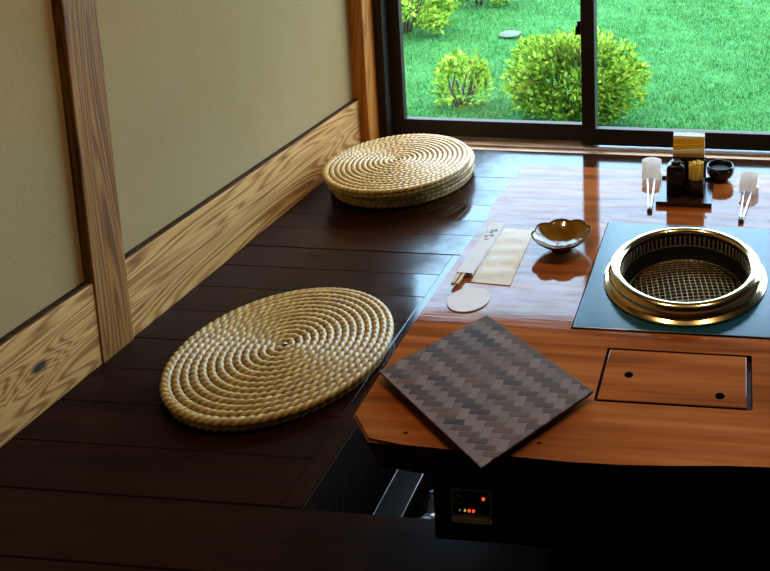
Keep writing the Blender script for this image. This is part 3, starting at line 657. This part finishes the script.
# napkin holder behind
nh = thing('napkin_holder', 'black napkin stand at the back of the tray', 'napkin holder', (1.382, 0.0, zt))
b = B(); x0, x1 = 1.338, 1.4265
box(b, x0, x1, -0.026, -0.022, zt, zt + 0.072, 0.001); box(b, x0, x1, 0.006, 0.010, zt, zt + 0.066, 0.001); box(b, x0, x1, -0.022, 0.006, zt, zt + 0.003); obj('holder_body', b, 'black', nh)
b = B(); tube(b, [(x0 - 0.004, -0.024, zt + 0.075), (x1 + 0.004, -0.024, zt + 0.075)], 0.0022, 8); obj('holder_bar', b, 'blackmatt', nh)
for k, (hl, hr, mt, nm) in enumerate(((0.085, 0.087, 'kraft_dark', 'brownish front one'), (0.090, 0.098, 'cream', 'pale one with a slanting edge'), (0.104, 0.110, 'kraft', 'ochre one with a slanting edge'),
                                  (0.119, 0.121, 'kraft', 'yellow ochre one'), (0.1255, 0.1255, 'cream', 'cream one behind the ochre ones'), (0.134, 0.134, 'thinpaper', 'tallest white one at the back'))):
    b = B(); y = -0.0205 + k * 0.0043; w0, w1 = x0 + 0.003, x1 - 0.004; th_ = 0.003
    hexa(b, [(w0, y, zt + 0.0035), (w1, y, zt + 0.0035), (w1, y + th_, zt + 0.0035), (w0, y + th_, zt + 0.0035), (w0, y, zt + hl), (w1, y, zt + hr), (w1, y + th_, zt + hr), (w0, y + th_, zt + hl)])
    tag(obj('paper_napkin', b, mt, loc=(1.382, y, zt)), 'folded paper napkin in the black stand, ' + nm, 'napkin', 'napkins in the stand')
# dark bowl
db = thing('black_bowl', 'small round black bowl standing beside the tray near the window', 'bowl', (1.463, 0.032, Z))
b = B(); lathe(b, [(0, 0), (0.020, 0), (0.022, 0.002), (0.022, 0.005), (0.029, 0.010), (0.0355, 0.020), (0.0370, 0.030), (0.0350, 0.0405), (0.0335, 0.0415), (0.0320, 0.0405), (0.0330, 0.030), (0.031, 0.020), (0.022, 0.012), (0, 0.010)], (1.463, 0.032, Z), 56); obj('bowl_body', b, 'black', db, smooth=True)
b = B(); lathe(b, [(0, 0.0305), (0.020, 0.0315), (0.0322, 0.0300), (0.0322, 0.028), (0, 0.028)], (1.463, 0.032, Z), 40); obj('dark_contents', b, 'blackmatt', db, smooth=True)
# tongs with white paper sleeves
def tongs(tip, back, w, label):
    tip = Vector(tip); back = Vector(back); dv = (back - tip); L_ = dv.length; d = dv.normalized(); s = Vector((d.y, -d.x, 0))
    r = thing('metal_tongs', label, 'tongs', (tip.x, tip.y, Z), 'tongs in paper sleeves')
    def pt(t, u, z): return (tip.x + d.x * t + s.x * u, tip.y + d.y * t + s.y * u, Z + z)
    for sg in (-1, 1):
        b = B(); P = [pt(0.0, sg * 0.0028, 0.0028), pt(0.02, sg * 0.0036, 0.0035), pt(0.05, sg * 0.0052, 0.006), pt(L_ * 0.64, sg * 0.0085, 0.0115), pt(L_ - 0.004, sg * 0.011, 0.032)]
        tube(b, P, [0.0026, 0.0024, 0.0021, 0.0021, 0.0021], 8); obj('arm', b, 'steel', r, smooth=True)
        b = B(); tube(b, [pt(-0.006, sg * 0.0030, 0.0036), pt(0.016, sg * 0.0036, 0.0040)], [0.0034, 0.0034], 8); tag(obj('tip_cover', b, 'cupwood', r, smooth=True), 'dark tip')
    f = L_ * 0.64; b = B(); NS = 8; rows = []
    for t_, zc, ww in ((f, 0.0135, 0.90), (f + (L_ - f) * 0.5, 0.0260, 0.96), (L_, 0.0385, 1.0)):      # folded sheet arched over the arms
        rows.append([b.verts.new(pt(t_, (q / NS - 0.5) * w * ww, zc + 0.0075 * (1 - (2 * q / NS - 1) ** 2))) for q in range(NS + 1)])
    for ra, rb in zip(rows, rows[1:]):
        for q in range(NS): b.faces.new((ra[q], ra[q + 1], rb[q + 1], rb[q]))
    drop = [b.verts.new(pt(L_ + 0.002, (q / NS - 0.5) * w, 0.0)) for q in range(NS + 1)]
    for q in range(NS): b.faces.new((rows[-1][q], rows[-1][q + 1], drop[q + 1], drop[q]))
    tag(obj('paper_sleeve', b, 'thinpaper', r, smooth=40), 'flared white paper sleeve')
tongs((1.298, -0.165, 0), (1.277, 0.055, 0), 0.052, 'metal tongs in a white paper sleeve, left of the condiment tray')
tongs((1.519, -0.198, 0), (1.541, -0.008, 0), 0.046, 'metal tongs in a white paper sleeve, right of the black bowl')

# ------------------------------------------------------------------ light
W = bpy.data.worlds.new('world'); S.world = W; W.use_nodes = True; nt = W.node_tree; nt.nodes.clear()
o_ = nt.nodes.new('ShaderNodeOutputWorld'); bg = nt.nodes.new('ShaderNodeBackground'); tc = nt.nodes.new('ShaderNodeTexCoord'); sx = nt.nodes.new('ShaderNodeSeparateXYZ'); rp = nt.nodes.new('ShaderNodeValToRGB'); nz = nt.nodes.new('ShaderNodeTexNoise')
nt.links.new(tc.outputs['Generated'], sx.inputs[0]); nt.links.new(sx.outputs[2], rp.inputs[0])
e = rp.color_ramp.elements; e[0].position = 0.0; e[0].color = (0.60, 0.82, 1.0, 1); e[1].position = 0.35; e[1].color = (0.36, 0.60, 0.86, 1)
e3 = e.new(0.55); e3.color = (0.38, 0.62, 0.86, 1); e4 = e.new(0.75); e4.color = (1.0, 0.98, 0.92, 1)
nt.links.new(rp.outputs[0], bg.inputs[0]); bg.inputs[1].default_value = 12.5; nt.links.new(bg.outputs[0], o_.inputs[0])
def light(name, kind, loc, energy, color, rot=None, **k):
    l = bpy.data.lights.new(name, kind); l.energy = energy; l.color = color
    for a, v in k.items(): setattr(l, a, v)
    o = bpy.data.objects.new(name, l); COL.objects.link(o); o.location = loc
    if rot is not None: o.rotation_euler = rot
    return o
sd = Vector((0.55, -0.12, 0.85)); light('sun', 'SUN', (0, 0, 8), 3.0, (1.0, 0.93, 0.78), sd.to_track_quat('Z', 'Y').to_euler(), angle=math.radians(12))
light('lamp_left', 'POINT', (1.05, -0.42, 1.95), 24, (1.0, 0.70, 0.37), shadow_soft_size=0.05)
light('lamp_right', 'POINT', (1.76, -0.42, 1.95), 24, (1.0, 0.70, 0.37), shadow_soft_size=0.05)
ap = light('window_portal', 'AREA', ((0.05 + WX1) / 2, 1.21, ZT / 2), 1, (1, 1, 1), (math.radians(-90), 0, 0), shape='RECTANGLE', size=WX1, size_y=ZT + 0.05); ap.data.cycles.is_portal = True

# ------------------------------------------------------------------ camera
cam = bpy.data.cameras.new('camera'); co_ = bpy.data.objects.new('camera', cam); COL.objects.link(co_)
tilt, yaw, roll, f, ppx, ppy = 0.149825536, -0.079145547, 0.003773060, 785.58261, 681.59634, -48.22293
fwd = Vector((math.sin(yaw) * math.cos(tilt), math.cos(yaw) * math.cos(tilt), -math.sin(tilt))); right = Vector((math.cos(yaw), -math.sin(yaw), 0)); down = fwd.cross(right)
rx = right * math.cos(roll) - down * math.sin(roll); dn = right * math.sin(roll) + down * math.cos(roll)
m = Matrix((( rx.x, -dn.x, -fwd.x, 1.51464524), (rx.y, -dn.y, -fwd.y, -1.94655757), (rx.z, -dn.z, -fwd.z, 1.2606047), (0, 0, 0, 1)))
co_.matrix_world = m
cam.sensor_fit = 'HORIZONTAL'; cam.sensor_width = 36.0; cam.lens = f / 770 * 36; cam.shift_x = (385 - ppx) / 770; cam.shift_y = (ppy - 285.5) / 770; cam.clip_start = 0.05
S.camera = co_
S.view_settings.view_transform = 'Standard'; S.view_settings.look = 'None'; S.view_settings.gamma = 1; S.view_settings.exposure = 0.0; S.view_settings.use_curve_mapping = False
